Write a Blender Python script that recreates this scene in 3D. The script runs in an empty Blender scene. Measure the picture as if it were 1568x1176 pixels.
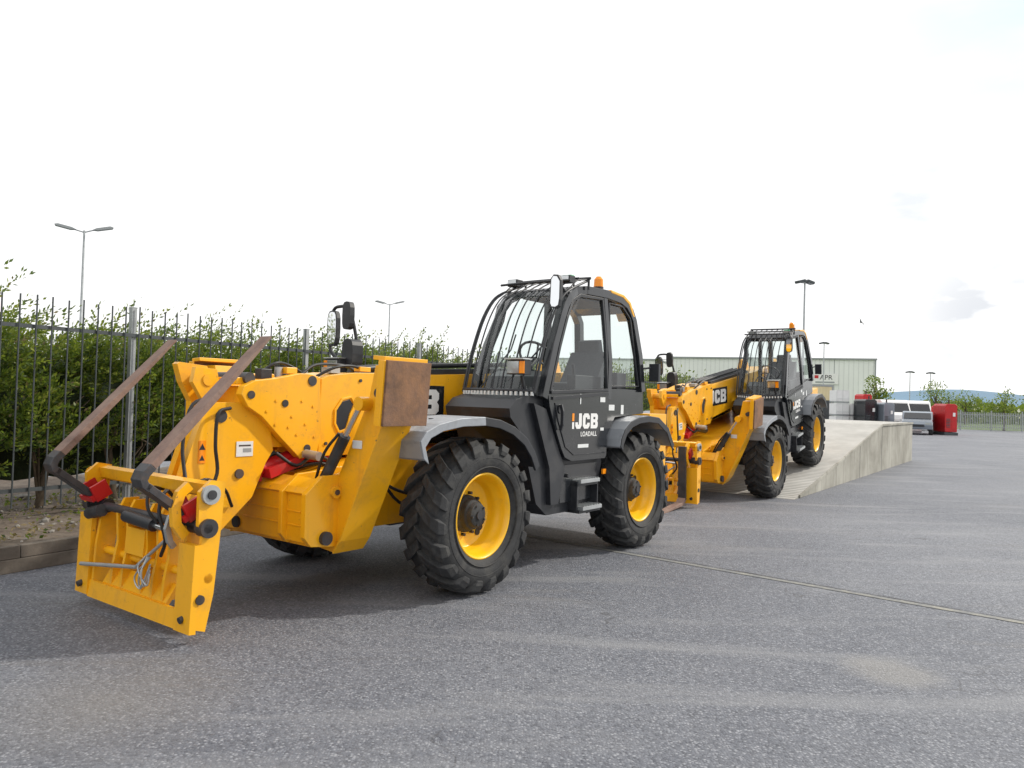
import bpy, bmesh, math, random
import numpy as np
from mathutils import Vector, Matrix, noise
random.seed(7); rng=np.random.default_rng(7)
S=bpy.context.scene
try:
    S.view_settings.view_transform='Standard'; S.view_settings.look='None'; S.view_settings.exposure=0
except Exception: pass
COL=S.collection
# ------------------------------------------------------------ materials
MATS={}
def newmat(name):
    m=bpy.data.materials.new(name); m.use_nodes=True; MATS[name]=m
    nt=m.node_tree; b=nt.nodes['Principled BSDF']; return m,nt,b
def mixc(nt,fac,a,b,blend='MIX'):
    n=nt.nodes.new('ShaderNodeMix'); n.data_type='RGBA'; n.blend_type=blend
    for idx,v in ((0,fac),(6,a),(7,b)):
        if hasattr(v,'links'): nt.links.new(v,n.inputs[idx])
        elif idx==0: n.inputs[0].default_value=v
        else: n.inputs[idx].default_value=(*v,1)
    return n.outputs[2]
def noise_n(nt,vec,scale,detail=6,rough=.6,dist=0):
    n=nt.nodes.new('ShaderNodeTexNoise'); n.inputs['Scale'].default_value=scale
    n.inputs['Detail'].default_value=detail; n.inputs['Roughness'].default_value=rough; n.inputs['Distortion'].default_value=dist
    nt.links.new(vec,n.inputs['Vector']); return n.outputs['Fac']
def ramp(nt,f,a,b,lo=0.,hi=1.):
    n=nt.nodes.new('ShaderNodeMapRange'); nt.links.new(f,n.inputs[0])
    n.inputs[1].default_value=a; n.inputs[2].default_value=b; n.inputs[3].default_value=lo; n.inputs[4].default_value=hi
    return n.outputs[0]
def mth(nt,op,a,b=0.):
    n=nt.nodes.new('ShaderNodeMath'); n.operation=op
    for i,v in enumerate((a,b)):
        if hasattr(v,'links'): nt.links.new(v,n.inputs[i])
        else: n.inputs[i].default_value=v
    return n.outputs[0]
def bumpn(nt,b,h,strength,dist=.01):
    n=nt.nodes.new('ShaderNodeBump'); n.inputs['Strength'].default_value=strength; n.inputs['Distance'].default_value=dist
    nt.links.new(h,n.inputs['Height']); nt.links.new(n.outputs[0],b.inputs['Normal'])
def objc(nt):
    return nt.nodes.new('ShaderNodeTexCoord').outputs['Object']
def mat(name,col,rough=.5,metal=0,var=.12,scale=4,bump=0,bscale=80,dirt=None,dirt_amt=(.55,.75),coat=0,dscale=3):
    m,nt,b=newmat(name); c=objc(nt)
    f=noise_n(nt,c,scale,4)
    f=ramp(nt,f,.3,.7)
    o=mixc(nt,f,[x*(1-var) for x in col],[min(1,x*(1+var)) for x in col])
    if dirt:
        d=noise_n(nt,c,dscale,8,.72,.3); d=ramp(nt,d,*dirt_amt)
        o=mixc(nt,d,o,dirt)
        r=ramp(nt,d,0,1,rough,min(1,rough+.35)); nt.links.new(r,b.inputs['Roughness'])
    else: b.inputs['Roughness'].default_value=rough
    nt.links.new(o,b.inputs['Base Color']); b.inputs['Metallic'].default_value=metal
    b.inputs['Coat Weight'].default_value=coat; b.inputs['Coat Roughness'].default_value=.15
    if bump: bumpn(nt,b,noise_n(nt,c,bscale,4),bump)
    return m
m=mat('yellow_paint',(.90,.435,.006),.36,0,.05,2,dirt=(.60,.29,.03),dirt_amt=(.52,.80),coat=.3,bump=.04,bscale=25)
nt=m.node_tree;b=nt.nodes['Principled BSDF'];c=objc(nt); src=b.inputs['Base Color'].links[0].from_socket
mp=nt.nodes.new('ShaderNodeMapping'); mp.inputs['Rotation'].default_value=(.5,.7,.3); mp.inputs['Scale'].default_value=(9,2,30); nt.links.new(c,mp.inputs[0])
chip=ramp(nt,noise_n(nt,mp.outputs[0],1.6,6,.8),.645,.69,0,.8)
chip2=ramp(nt,noise_n(nt,c,16,5,.7),.665,.71,0,.8)
mp=nt.nodes.new('ShaderNodeMapping'); mp.inputs['Scale'].default_value=(14,14,1.2); nt.links.new(c,mp.inputs[0])
run=ramp(nt,noise_n(nt,mp.outputs[0],1.,5,.6),.58,.75,0,.35)
o=mixc(nt,run,src,(.48,.23,.04)); o=mixc(nt,chip,o,(.20,.12,.05)); o=mixc(nt,chip2,o,(.12,.08,.05)); nt.links.new(o,b.inputs['Base Color'])
mat('yellow_rim',(.92,.50,.008),.35,0,.05,5,dirt=(.58,.34,.05),dirt_amt=(.58,.85),coat=.2)
mat('black_plastic',(.020,.022,.027),.42,0,.2,4,dirt=(.065,.065,.068),dirt_amt=(.5,.8),bump=.05,bscale=200)
mat('black_gloss',(.015,.017,.021),.2,0,.15,3,dirt=(.045,.045,.047),dirt_amt=(.55,.85),coat=.3)
mat('rubber',(.022,.023,.025),.75,0,.3,12,dirt=(.085,.083,.077),dirt_amt=(.48,.78),bump=.25,bscale=60,dscale=7)
mat('fender_grey',(.31,.33,.36),.40,.25,.1,3,dirt=(.17,.17,.175),dirt_amt=(.48,.75))
mat('rust_steel',(.20,.125,.10),.7,.15,.3,9,dirt=(.30,.21,.17),dirt_amt=(.4,.65),bump=.3,bscale=50,dscale=6)
mat('rust_plate',(.17,.095,.06),.8,.1,.3,9,dirt=(.30,.16,.085),dirt_amt=(.42,.66),bump=.3,bscale=50,dscale=5)
mat('dark_steel',(.06,.06,.065),.5,.5,.3,8,dirt=(.13,.09,.07),dirt_amt=(.5,.7))
mat('chrome',(.62,.63,.65),.22,.95,.05)
mat('zinc',(.45,.47,.48),.45,.7,.1,8)
mat('red_paint',(.50,.012,.015),.4,0,.1,5,dirt=(.25,.05,.04))
mat('white_paint',(.80,.80,.79),.45,0,.04,3)
mat('sticker',(.7,.72,.72),.4,0,.05,60)
mat('orange_lens',(.95,.30,.01),.15,0,.05)
mat('green_label',(.05,.5,.2),.4,0,.05)
mat('seat_cloth',(.05,.055,.065),.85,0,.3,40)
mat('hose',(.012,.012,.013),.5,0,.1)
mat('lens',(.55,.57,.58),.08,.7,.1,30)
mat('mirror',(.8,.82,.84),.03,1,.01)
mat('cladding',(.80,.82,.80),.5,0,.04,.3)
mat('cladding_rib',(.66,.68,.67),.5,0,.04,.3)
mat('cladding_dark',(.30,.32,.33),.5,.1,.05,.3)
mat('roof_sheet',(.5,.52,.53),.5,.2,.05,.3)
mat('fence_paint',(.07,.08,.085),.5,.3,.2,8)
mat('galvanised',(.36,.38,.39),.5,.6,.15,8)
mat('bark',(.10,.075,.05),.9,0,.3,10,bump=.5,bscale=30)
mat('cream_panel',(.66,.58,.36),.5,0,.06,1)
mat('car_paint',(.20,.23,.27),.25,.3,.03,1,coat=.6)
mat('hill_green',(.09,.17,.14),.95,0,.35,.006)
mat('hill_haze_blue',(.14,.23,.32),.95,0,.15,.004)  # distance haze put into the far hills' blue base colour
mat('field_grass',(.10,.15,.045),.95,0,.35,.03)
m,nt,b=newmat('glass'); nt.nodes.remove(b)
tr=nt.nodes.new('ShaderNodeBsdfTransparent'); tr.inputs[0].default_value=(.91,.955,.945,1)
gl=nt.nodes.new('ShaderNodeBsdfGlossy'); gl.inputs['Roughness'].default_value=.03
lw=nt.nodes.new('ShaderNodeLayerWeight'); lw.inputs[0].default_value=.5
ff=mth(nt,'ADD',mth(nt,'MULTIPLY',mth(nt,'POWER',lw.outputs['Facing'],4.),.8),.06)
mx=nt.nodes.new('ShaderNodeMixShader'); nt.links.new(ff,mx.inputs[0]); nt.links.new(tr.outputs[0],mx.inputs[1]); nt.links.new(gl.outputs[0],mx.inputs[2])
nt.links.new(mx.outputs[0],nt.nodes['Material Output'].inputs[0])
def leafmat(name,c1,c2,sc=1.5,tr_=(.26,.36,.03)):
    m,nt,b=newmat(name); nt.nodes.remove(b); c=objc(nt)
    o=mixc(nt,ramp(nt,noise_n(nt,c,sc,3),.35,.65),c1,c2)
    d=nt.nodes.new('ShaderNodeBsdfPrincipled'); d.inputs['Roughness'].default_value=.45; nt.links.new(o,d.inputs['Base Color'])
    t=nt.nodes.new('ShaderNodeBsdfTranslucent'); o2=mixc(nt,.5,o,tr_); nt.links.new(o2,t.inputs[0])
    x=nt.nodes.new('ShaderNodeMixShader'); x.inputs[0].default_value=.42
    nt.links.new(d.outputs[0],x.inputs[1]); nt.links.new(t.outputs[0],x.inputs[2]); nt.links.new(x.outputs[0],nt.nodes['Material Output'].inputs[0])
leafmat('leaf_a',(.065,.115,.022),(.12,.175,.03))
leafmat('leaf_b',(.16,.21,.03),(.26,.29,.045))
leafmat('leaf_c',(.035,.068,.018),(.07,.105,.022))
leafmat('leaf_dry',(.24,.17,.09),(.16,.12,.06))
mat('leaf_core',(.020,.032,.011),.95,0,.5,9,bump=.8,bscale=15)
# asphalt
m,nt,b=newmat('asphalt'); c=objc(nt)
big=ramp(nt,noise_n(nt,c,.30,5,.6,.5),.36,.66)
mid=ramp(nt,noise_n(nt,c,2.2,8,.75),.3,.75)
o=mixc(nt,big,(.088,.098,.125),(.168,.178,.205))
o=mixc(nt,mth(nt,'MULTIPLY',mid,.5),o,(.185,.192,.212))
v=nt.nodes.new('ShaderNodeTexVoronoi'); v.inputs['Scale'].default_value=70; nt.links.new(c,v.inputs['Vector'])
sp=ramp(nt,v.outputs['Distance'],.15,.75,1.,0.)
vc=nt.nodes.new('ShaderNodeSeparateColor'); nt.links.new(v.outputs['Color'],vc.inputs[0])
lightst=mth(nt,'MULTIPLY',sp,ramp(nt,vc.outputs[0],.5,1.))
darkst=mth(nt,'MULTIPLY',ramp(nt,vc.outputs[1],.35,1.),.65)
o=mixc(nt,darkst,o,(.038,.042,.056))
o=mixc(nt,mth(nt,'MULTIPLY',lightst,.85),o,(.40,.41,.44))
fine=noise_n(nt,c,190,3,.7)
o=mixc(nt,ramp(nt,fine,.56,.75,0,.5),o,(.33,.34,.37))
mp=nt.nodes.new('ShaderNodeMapping'); mp.inputs['Rotation'].default_value=(0,0,.9); mp.inputs['Scale'].default_value=(.35,2.2,1); nt.links.new(c,mp.inputs[0])
st=ramp(nt,noise_n(nt,mp.outputs[0],.8,7,.65),.56,.76,0,.45)
o=mixc(nt,st,o,(.17,.15,.125))
mp2=nt.nodes.new('ShaderNodeMapping'); mp2.inputs['Rotation'].default_value=(0,0,-.65); mp2.inputs['Scale'].default_value=(.25,1.6,1); nt.links.new(c,mp2.inputs[0])
sw=ramp(nt,noise_n(nt,mp2.outputs[0],1.1,6,.6,.6),.52,.70,0,.65)
o=mixc(nt,sw,o,(.245,.25,.265))
sm=ramp(nt,noise_n(nt,c,5.,6,.7,1.),.62,.70,0,.5); o=mixc(nt,sm,o,(.06,.064,.075))
v2=nt.nodes.new('ShaderNodeTexVoronoi'); v2.feature='DISTANCE_TO_EDGE'; v2.inputs['Scale'].default_value=.55
wv=nt.nodes.new('ShaderNodeVectorMath'); wv.operation='ADD'; nz=nt.nodes.new('ShaderNodeTexNoise'); nz.inputs['Scale'].default_value=1.7; nt.links.new(c,nz.inputs['Vector'])
nt.links.new(c,wv.inputs[0]); nt.links.new(nz.outputs['Color'],wv.inputs[1]); nt.links.new(wv.outputs[0],v2.inputs['Vector'])
crk=mth(nt,'MULTIPLY',ramp(nt,v2.outputs['Distance'],.0,.006,1,0),ramp(nt,noise_n(nt,c,.5,3),.5,.62,0,.75))
o=mixc(nt,crk,o,(.05,.05,.055))
def spot(cx,cy,r0,r1,amt,colr,o):
    ds=nt.nodes.new('ShaderNodeVectorMath'); ds.operation='DISTANCE'; ds.inputs[1].default_value=(cx,cy,0)
    nt.links.new(c,ds.inputs[0])
    dd=mth(nt,'ADD',ds.outputs['Value'],mth(nt,'MULTIPLY',noise_n(nt,c,4,4),.25))
    return mixc(nt,ramp(nt,dd,r0,r1,amt,0),o,colr)
o=spot(2.36,4.72,.28,.46,.5,(.27,.26,.245),o)
o=spot(-2.0,3.9,.2,.9,.4,(.21,.19,.165),o)
nt.links.new(o,b.inputs['Base Color']); b.inputs['Roughness'].default_value=.60
hb=mth(nt,'ADD',mth(nt,'MULTIPLY',sp,.6),fine); bumpn(nt,b,hb,.7,.008)
m,nt,b=newmat('worn_line_paint'); c=objc(nt)
f=ramp(nt,noise_n(nt,c,7,8,.75),.42,.66,.0,.8)
f2=ramp(nt,noise_n(nt,c,90,3,.7),.4,.6,.25,1.)
o=mixc(nt,mth(nt,'MULTIPLY',f,f2),(.165,.17,.175),(.42,.40,.31)); nt.links.new(o,b.inputs['Base Color']); b.inputs['Roughness'].default_value=.85
mat('joint_dark',(.09,.092,.10),.9,0,.5,12,dirt=(.18,.18,.18),bump=.4,bscale=90,dscale=6)
m,nt,b=newmat('concrete'); c=objc(nt)
o=mixc(nt,ramp(nt,noise_n(nt,c,.9,8,.65,.5),.35,.7),(.25,.24,.205),(.43,.42,.37))
mp=nt.nodes.new('ShaderNodeMapping'); mp.inputs['Scale'].default_value=(3.,3.,.25); nt.links.new(c,mp.inputs[0])
o=mixc(nt,ramp(nt,noise_n(nt,mp.outputs[0],2.,6,.7),.50,.72,0,.75),o,(.14,.135,.115))
nt.links.new(o,b.inputs['Base Color']); b.inputs['Roughness'].default_value=.85; bumpn(nt,b,noise_n(nt,c,40,6),.35)
m,nt,b=newmat('concrete_ribbed'); c=objc(nt)
o=mixc(nt,ramp(nt,noise_n(nt,c,1.2,8,.65),.35,.7),(.40,.39,.365),(.56,.55,.52))
w=nt.nodes.new('ShaderNodeTexWave'); w.bands_direction='X'; w.inputs['Scale'].default_value=2.6; w.inputs['Distortion'].default_value=1.2; w.inputs['Detail'].default_value=3; nt.links.new(c,w.inputs[0])
o=mixc(nt,ramp(nt,w.outputs['Fac'],.1,.45,.5,0),o,(.22,.215,.2))
nt.links.new(o,b.inputs['Base Color']); b.inputs['Roughness'].default_value=.85; bumpn(nt,b,w.outputs['Fac'],.8,.02)
mat('kerb_timber',(.13,.11,.09),.9,0,.3,6,dirt=(.22,.21,.19),bump=.4,bscale=30)
mat('gravel_soil',(.09,.066,.05),.95,0,.5,14,dirt=(.17,.14,.11),dirt_amt=(.4,.7),bump=.9,bscale=40)
mat('stone',(.22,.205,.185),.9,0,.4,6,bump=.4,bscale=20)
# ------------------------------------------------------------ mesh builder
class MB:
    def __init__(s): s.v=[]; s.f=[]; s.m=[]; s.sm=[]; s.mn=[]
    def add(s,vs,fs,mat,smooth=False):
        o=len(s.v); s.v+= [tuple(v) for v in vs]
        if mat not in s.mn: s.mn.append(mat)
        k=s.mn.index(mat)
        for f in fs: s.f.append([i+o for i in f]); s.m.append(k); s.sm.append(smooth)
    def box(s,c,sz,mat,rot=None):
        h=[x/2 for x in sz]; R=rot if rot is not None else Matrix.Identity(3); c=Vector(c)
        vs=[c+R@Vector((a*h[0],b_*h[1],d*h[2])) for a in(-1,1) for b_ in(-1,1) for d in(-1,1)]
        s.add(vs,[(0,1,3,2),(4,6,7,5),(0,4,5,1),(2,3,7,6),(0,2,6,4),(1,5,7,3)],mat)
    def bx(s,x0,x1,y0,y1,z0,z1,mat): s.box(((x0+x1)/2,(y0+y1)/2,(z0+z1)/2),(abs(x1-x0),abs(y1-y0),abs(z1-z0)),mat)
    def prism(s,poly,ax,a,b,mat):
        n=len(poly)
        def P(p,t):
            if ax=='y': return (p[0],t,p[1])
            if ax=='x': return (t,p[0],p[1])
            return (p[0],p[1],t)
        vs=[P(p,a) for p in poly]+[P(p,b) for p in poly]
        fs=[list(range(n)),list(range(2*n-1,n-1,-1))]+[(i,(i+1)%n,(i+1)%n+n,i+n) for i in range(n)]
        s.add(vs,fs,mat)
    def cyl(s,p0,p1,r,mat,n=16,r2=None):
        p0=Vector(p0);p1=Vector(p1);r2=r if r2 is None else r2
        T=(p1-p0).normalized(); A=Vector((0,0,1)) if abs(T.z)<.9 else Vector((1,0,0))
        U=T.cross(A).normalized();W=T.cross(U)
        vs=[]
        for p,rr in((p0,r),(p1,r2)):
            for i in range(n):
                a=2*math.pi*i/n; vs.append(p+U*(math.cos(a)*rr)+W*(math.sin(a)*rr))
        s.add(vs,[(i,(i+1)%n,(i+1)%n+n,i+n) for i in range(n)],mat,True)
        s.add(vs[:n],[list(range(n))],mat); s.add(vs[n:],[list(range(n))],mat)
    def tube(s,pts,r,mat,n=8):
        pts=[Vector(p) for p in pts]; vs=[];m=len(pts)
        for k,p in enumerate(pts):
            T=(pts[min(k+1,m-1)]-pts[max(k-1,0)]).normalized()
            A=Vector((0,0,1)) if abs(T.z)<.95 else Vector((0,1,0))
            if k==0: U=T.cross(A).normalized()
            else: U=(U-T*U.dot(T)).normalized()
            W=T.cross(U); rr=r[k] if isinstance(r,(list,tuple)) else r
            for i in range(n):
                a=2*math.pi*i/n; vs.append(p+U*(math.cos(a)*rr)+W*(math.sin(a)*rr))
        fs=[(k*n+i,k*n+(i+1)%n,(k+1)*n+(i+1)%n,(k+1)*n+i) for k in range(m-1) for i in range(n)]
        s.add(vs,fs,mat,True); s.add(vs[:n],[list(range(n))],mat); s.add(vs[-n:],[list(range(n))],mat)
    def hose(s,pts,r,mat='hose',n=7,sub=5):
        P=[Vector(p) for p in pts]; P=[P[0]*2-P[1]]+P+[P[-1]*2-P[-2]]; out=[]
        for i in range(1,len(P)-2):
            for k in range(sub):
                t=k/sub; a,b_,c_,d_=P[i-1],P[i],P[i+1],P[i+2]
                out.append(.5*((2*b_)+(c_-a)*t+(2*a-5*b_+4*c_-d_)*t*t+(3*b_-a-3*c_+d_)*t**3))
        out.append(P[-2]); s.tube(out,r,mat,n)
    def rail(s,pts,w,t,mat,side=(0,1,0)):
        pts=[Vector(p) for p in pts]; vs=[];m=len(pts); SD=Vector(side)
        for k,p in enumerate(pts):
            T=(pts[min(k+1,m-1)]-pts[max(k-1,0)]).normalized()
            Sd=(SD-T*SD.dot(T)).normalized(); N=T.cross(Sd)
            ww=w[k] if isinstance(w,(list,tuple)) else w
            for a,b_ in((-1,-1),(1,-1),(1,1),(-1,1)): vs.append(p+N*(a*ww/2)+Sd*(b_*t/2))
        fs=[(k*4+i,k*4+(i+1)%4,(k+1)*4+(i+1)%4,(k+1)*4+i) for k in range(m-1) for i in range(4)]
        fs+=[(0,1,2,3),tuple((m-1)*4+i for i in(3,2,1,0))]
        s.add(vs,fs,mat)
    def lathe(s,prof,c,mat,n=48,smooth=True):
        vs=[];m=len(prof)
        for i in range(n):
            a=2*math.pi*i/n
            for (y,r) in prof: vs.append((c[0]+math.cos(a)*r,c[1]+y,c[2]+math.sin(a)*r))
        fs=[(i*m+j,i*m+j+1,((i+1)%n)*m+j+1,((i+1)%n)*m+j) for i in range(n) for j in range(m-1)]
        s.add(vs,fs,mat,smooth)
    def sheet(s,grid,mat,smooth=True):
        r=len(grid);c_=len(grid[0]); vs=[p for row in grid for p in row]
        s.add(vs,[(i*c_+j,i*c_+j+1,(i+1)*c_+j+1,(i+1)*c_+j) for i in range(r-1) for j in range(c_-1)],mat,smooth)
    def letters(s,word,xc,zc,h,y0,y1,mat,st=1.):
        G={'J':(.72,[[(.40,1),(.72,1),(.72,.22),(.55,0),(.15,0),(0,.18),(0,.42),(.28,.42),(.28,.27),(.40,.27)]]),
           'C':(.80,[[(.80,.62),(.80,.82),(.62,1),(.18,1),(0,.82),(0,.18),(.18,0),(.62,0),(.80,.18),(.80,.38),(.50,.38),(.50,.26),(.30,.26),(.30,.74),(.50,.74),(.50,.62)]]),
           'B':(.84,[[(0,0),(.3,0),(.3,1),(0,1)],[(.3,.77),(.54,.77),(.54,1),(.3,1)],[(.3,.40),(.54,.40),(.54,.61),(.3,.61)],[(.3,0),(.54,0),(.54,.23),(.3,.23)],[(.54,1),(.70,1),(.84,.86),(.84,.62),(.76,.5),(.84,.38),(.84,.14),(.70,0),(.54,0)]])}
        tot=sum(G[ch][0] for ch in word)+.13*(len(word)-1); px=-tot/2
        for ch in word:
            for pl in G[ch][1]: s.prism([(xc-(px+a)*h*st,zc+(b_-.5)*h) for a,b_ in pl],'y',y0,y1,mat)
            px+=G[ch][0]+.13
    def build(s,name,parent=None,bevel=0,M=None,recalc=True):
        me=bpy.data.meshes.new(name); me.from_pydata(s.v,[],s.f)
        for x in s.mn: me.materials.append(MATS[x])
        me.polygons.foreach_set('material_index',s.m); me.polygons.foreach_set('use_smooth',s.sm)
        if recalc:
            bm=bmesh.new(); bm.from_mesh(me); bmesh.ops.recalc_face_normals(bm,faces=bm.faces); bm.to_mesh(me); bm.free()
        me.update()
        o=bpy.data.objects.new(name,me); COL.objects.link(o)
        if parent: o.parent=parent
        if M is not None: o.matrix_local=M
        if bevel:
            b=o.modifiers.new('bevel','BEVEL'); b.width=bevel; b.segments=2; b.limit_method='ANGLE'; b.angle_limit=math.radians(40)
        return o
def empty(name,parent=None,M=None):
    e=bpy.data.objects.new(name,None); COL.objects.link(e); e.empty_display_size=.3
    if parent: e.parent=parent
    if M is not None: e.matrix_local=M
    return e
def text(name,body,parent,pos,size,mt,bold=0.):
    cu=bpy.data.curves.new(name,'FONT'); cu.body=body; cu.size=size; cu.extrude=.002; cu.offset=bold; cu.align_x='CENTER'; cu.align_y='CENTER'; cu.space_character=1.1
    cu.materials.append(MATS[mt])
    o=bpy.data.objects.new(name,cu); COL.objects.link(o); o.parent=parent
    R=Matrix(((-1,0,0),(0,0,1),(0,1,0)))
    o.matrix_local=Matrix.Translation(pos)@R.to_4x4()
    return o
# ------------------------------------------------------------ telehandler
def wheel_mesh():
    w=MB()
    car=[(-.15,.335),(-.185,.37),(-.208,.44),(-.205,.52),(-.175,.575),(-.10,.592),(0,.596),(.10,.592),(.175,.575),(.205,.52),(.208,.44),(.185,.37),(.15,.335)]
    w.lathe(car,(0,0,0),'rubber',64)
    outer=[(-.015,.630),(.07,.632),(.15,.624),(.205,.598),(.221,.548),(.217,.51)]
    inner=[(-.015,.58),(.07,.58),(.14,.57),(.18,.55),(.185,.52),(.195,.505)]
    ang=[0,.115,.215,.27,.30,.315]; wd=[.060,.068,.078,.085,.08,.06]
    N=19
    for sgn in(1,-1):
        for k in range(N):
            base=2*math.pi*(k+(0 if sgn>0 else .5))/N
            vs=[];
            for (yo,ro),(yi,ri),a,h in zip(outer,inner,ang,wd):
                for (y,r,aa) in((yi,ri,a-h-.012),(yo,ro,a-h),(yo,ro,a+h),(yi,ri,a+h+.012)):
                    t=base-aa
                    vs.append((math.cos(t)*r,sgn*y,math.sin(t)*r))
            m=len(outer)
            fs=[(j*4+i,j*4+i+1,(j+1)*4+i+1,(j+1)*4+i) for j in range(m-1) for i in range(3)]+[(0,1,2,3),((m-1)*4+3,(m-1)*4+2,(m-1)*4+1,(m-1)*4)]
            w.add(vs,fs,'rubber')
    for r in(.40,.475): w.lathe([(.200,r-.006),(.213,r),(.200,r+.006)],(0,0,0),'rubber',64)
    rim=[(.135,.345),(.168,.352),(.172,.338),(.150,.322),(.12,.312),(.075,.305),(.06,.292),(.02,.288),(-.02,.275),(-.035,.24),(-.035,.13)]
    w.lathe(rim,(0,0,0),'yellow_rim',64)
    w.lathe([(-.035,.13),(-.03,.0)],(0,0,0),'yellow_rim',32)
    w.lathe([(-.17,.345),(-.17,.30),(-.02,.28)],(0,0,0),'yellow_rim',48)
    for k in range(2):
        a=math.radians(40+180*k)
        for d in(-.22,0,.22):
            w.cyl((math.cos(a+d)*.232,-.03,math.sin(a+d)*.232),(math.cos(a+d)*.232,-.024,math.sin(a+d)*.232),.03,'black_plastic',14)
    w.lathe([(-.03,.155),(0.0,.150),(.015,.13),(.06,.125),(.07,.105),(.105,.095),(.112,.06),(.112,0)],(0,0,0),'rubber',32)
    for k in range(10):
        a=2*math.pi*k/10
        w.cyl((math.cos(a)*.172,-.035,math.sin(a)*.172),(math.cos(a)*.172,.0,math.sin(a)*.172),.014,'dark_steel',6)
        if k%2==0: w.cyl((math.cos(a)*.08,.10,math.sin(a)*.08),(math.cos(a)*.08,.12,math.sin(a)*.08),.010,'dark_steel',6)
    w.cyl((0,.11,0),(0,.125,0),.035,'dark_steel',12)
    return w
WM=[None]
def put_wheel(name,parent,x,y,flip,spin,steer=0):
    M=Matrix.Translation((x,y,.63))@Matrix.Rotation((math.pi if flip else 0)+steer,4,'Z')@Matrix.Rotation(spin,4,'Y')
    if WM[0] is None:
        o=wheel_mesh().build(name,parent,.006,M); WM[0]=o.data
    else:
        o=bpy.data.objects.new(name,WM[0]); COL.objects.link(o); o.parent=parent; o.matrix_local=M
        b=o.modifiers.new('bevel','BEVEL'); b.width=.006; b.segments=2; b.limit_method='ANGLE'; b.angle_limit=math.radians(40)
    return o
def telehandler(O,heading,pitch,boomlift,forks_up):
    root=empty('telehandler',None,Matrix.Translation(O)@Matrix.Rotation(heading,4,'Z')@Matrix.Rotation(pitch,4,'Y'))
    Y='yellow_paint';K='black_plastic';G='black_gloss'
    put_wheel('wheel_front_near',root,0,.985,False,.1); put_wheel('wheel_rear_near',root,-2.75,.985,False,.9)
    put_wheel('wheel_front_far',root,0,-.985,True,.3); put_wheel('wheel_rear_far',root,-2.75,-.985,True,.5)
    c=MB()
    c.prism([(.95,.55),(1.0,.95),(.6,1.05),(-3.3,1.15),(-3.5,.6),(-2.9,.5),(.5,.5)],'y',-.42,.36,Y)
    for x in(0,-2.75):
        c.cyl((x,-.8,.63),(x,.8,.63),.11,K); c.box((x,0,.63),(.34,.5,.34),K)
        for sy in(1,-1):
            c.cyl((x,sy*.72,.63),(x,sy*.93,.63),.17,K); c.cyl((x-.22,sy*.1,.6),(x-.22,sy*.75,.6),.03,'dark_steel')
            c.cyl((x+.05,sy*.7,.42),(x+.05,sy*.7,.84),.07,K)
    c.bx(-3.75,-3.3,-.95,.95,.6,1.45,Y); c.bx(-3.3,-2.3,-.4,.4,.9,1.6,K)
    c.prism([(-3.5,1.1),(-2.6,1.1),(-2.9,1.75),(-3.15,2.1),(-3.4,2.1),(-3.55,1.8)],'y',-.52,-.42,Y)
    c.prism([(-3.5,1.1),(-2.6,1.1),(-2.9,1.75),(-3.15,2.1),(-3.4,2.1),(-3.55,1.8)],'y',.12,.2,Y)
    c.bx(.55,.95,.36,.42,.60,1.02,Y)
    c.box((.75,.425,.80),(.11,.006,.13),'sticker')
    c.hose([(.55,.40,1.05),(.45,.5,.85),(.2,.6,.75),(.05,.62,.7)],.014); c.hose([(.5,.38,1.0),(.3,.48,.7),(.0,.55,.66)],.014)
    c.build('chassis',root,.012)
    c=MB()
    c.prism([(-.35,1.0),(-.30,1.55),(-.45,1.70),(-2.2,1.78),(-2.35,1.7),(-2.35,.75),(-.8,.65)],'y',-1.12,-.45,G)
    c.prism([(-.75,1.71),(-2.1,1.775),(-2.1,1.80),(-.8,1.75)],'y',-1.05,-.5,K)
    c.build('engine_hood',root,.03)
    c=MB()
    sp=[(1.30,.48),(1.36,.55),(1.36,.86),(1.22,.98),(.92,1.0),(.80,.80),(.80,.50),(.95,.44)]
    for y in((.56,.61),(.30,.34),(-.66,-.61)): c.prism(sp,'y',y[0],y[1],Y)
    c.bx(1.27,1.31,-.61,.56,.50,.90,Y)
    c.bx(.9,1.27,-.61,.56,.47,.50,Y)
    c.prism([(1.2,.96),(1.31,.90),(1.34,.86),(1.31,.84),(1.2,.90)],'y',-.60,.555,Y)
    c.cyl((1.18,.60,.53),(1.18,.645,.53),.05,'dark_steel'); c.cyl((1.10,.60,.86),(1.10,.64,.86),.045,Y); c.cyl((1.31,-.28,.56),(1.33,-.28,.56),.045,K)
    c.cyl((1.10,.64,.86),(1.10,.65,.86),.02,'dark_steel')
    for z in(.62,.72): c.rail([(1.313,-.2,z),(1.313,.5,z)],.012,.008,Y,side=(1,0,0))
    c.build('stabiliser_frame',root,.01)
    for sgn,nm in((1,'near'),(-1,'far')):
        c=MB(); off=.0 if sgn>0 else -.1
        def P(x,y,z): return (x,sgn*y+off,z)
        c.prism([(sgn*a+off,b_) for a,b_ in((.40,.42),(.60,.40),(.66,.50),(1.12,1.50),(1.10,1.80),(.96,1.80),(.90,1.55),(.42,.62))],'x',.82,1.06,Y)
        c.prism([(sgn*a+off,b_) for a,b_ in((.60,.40),(.675,.5),(1.135,1.50),(1.12,1.50),(.655,.5),(.59,.42))],'x',.79,1.09,Y)
        R=Matrix.Rotation(sgn*math.radians(-4),3,'X')
        c.box(P(.945,1.165,1.60),(.44,.028,.46),'rust_plate',R)
        c.box(P(.945,1.10,1.845),(.43,.12,.03),Y,R)
        c.box(P(1.172,1.13,1.60),(.018,.06,.46),Y,R)
        for z in(1.45,1.72): c.box(P(.95,1.12,z),(.28,.06,.03),Y)
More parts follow.
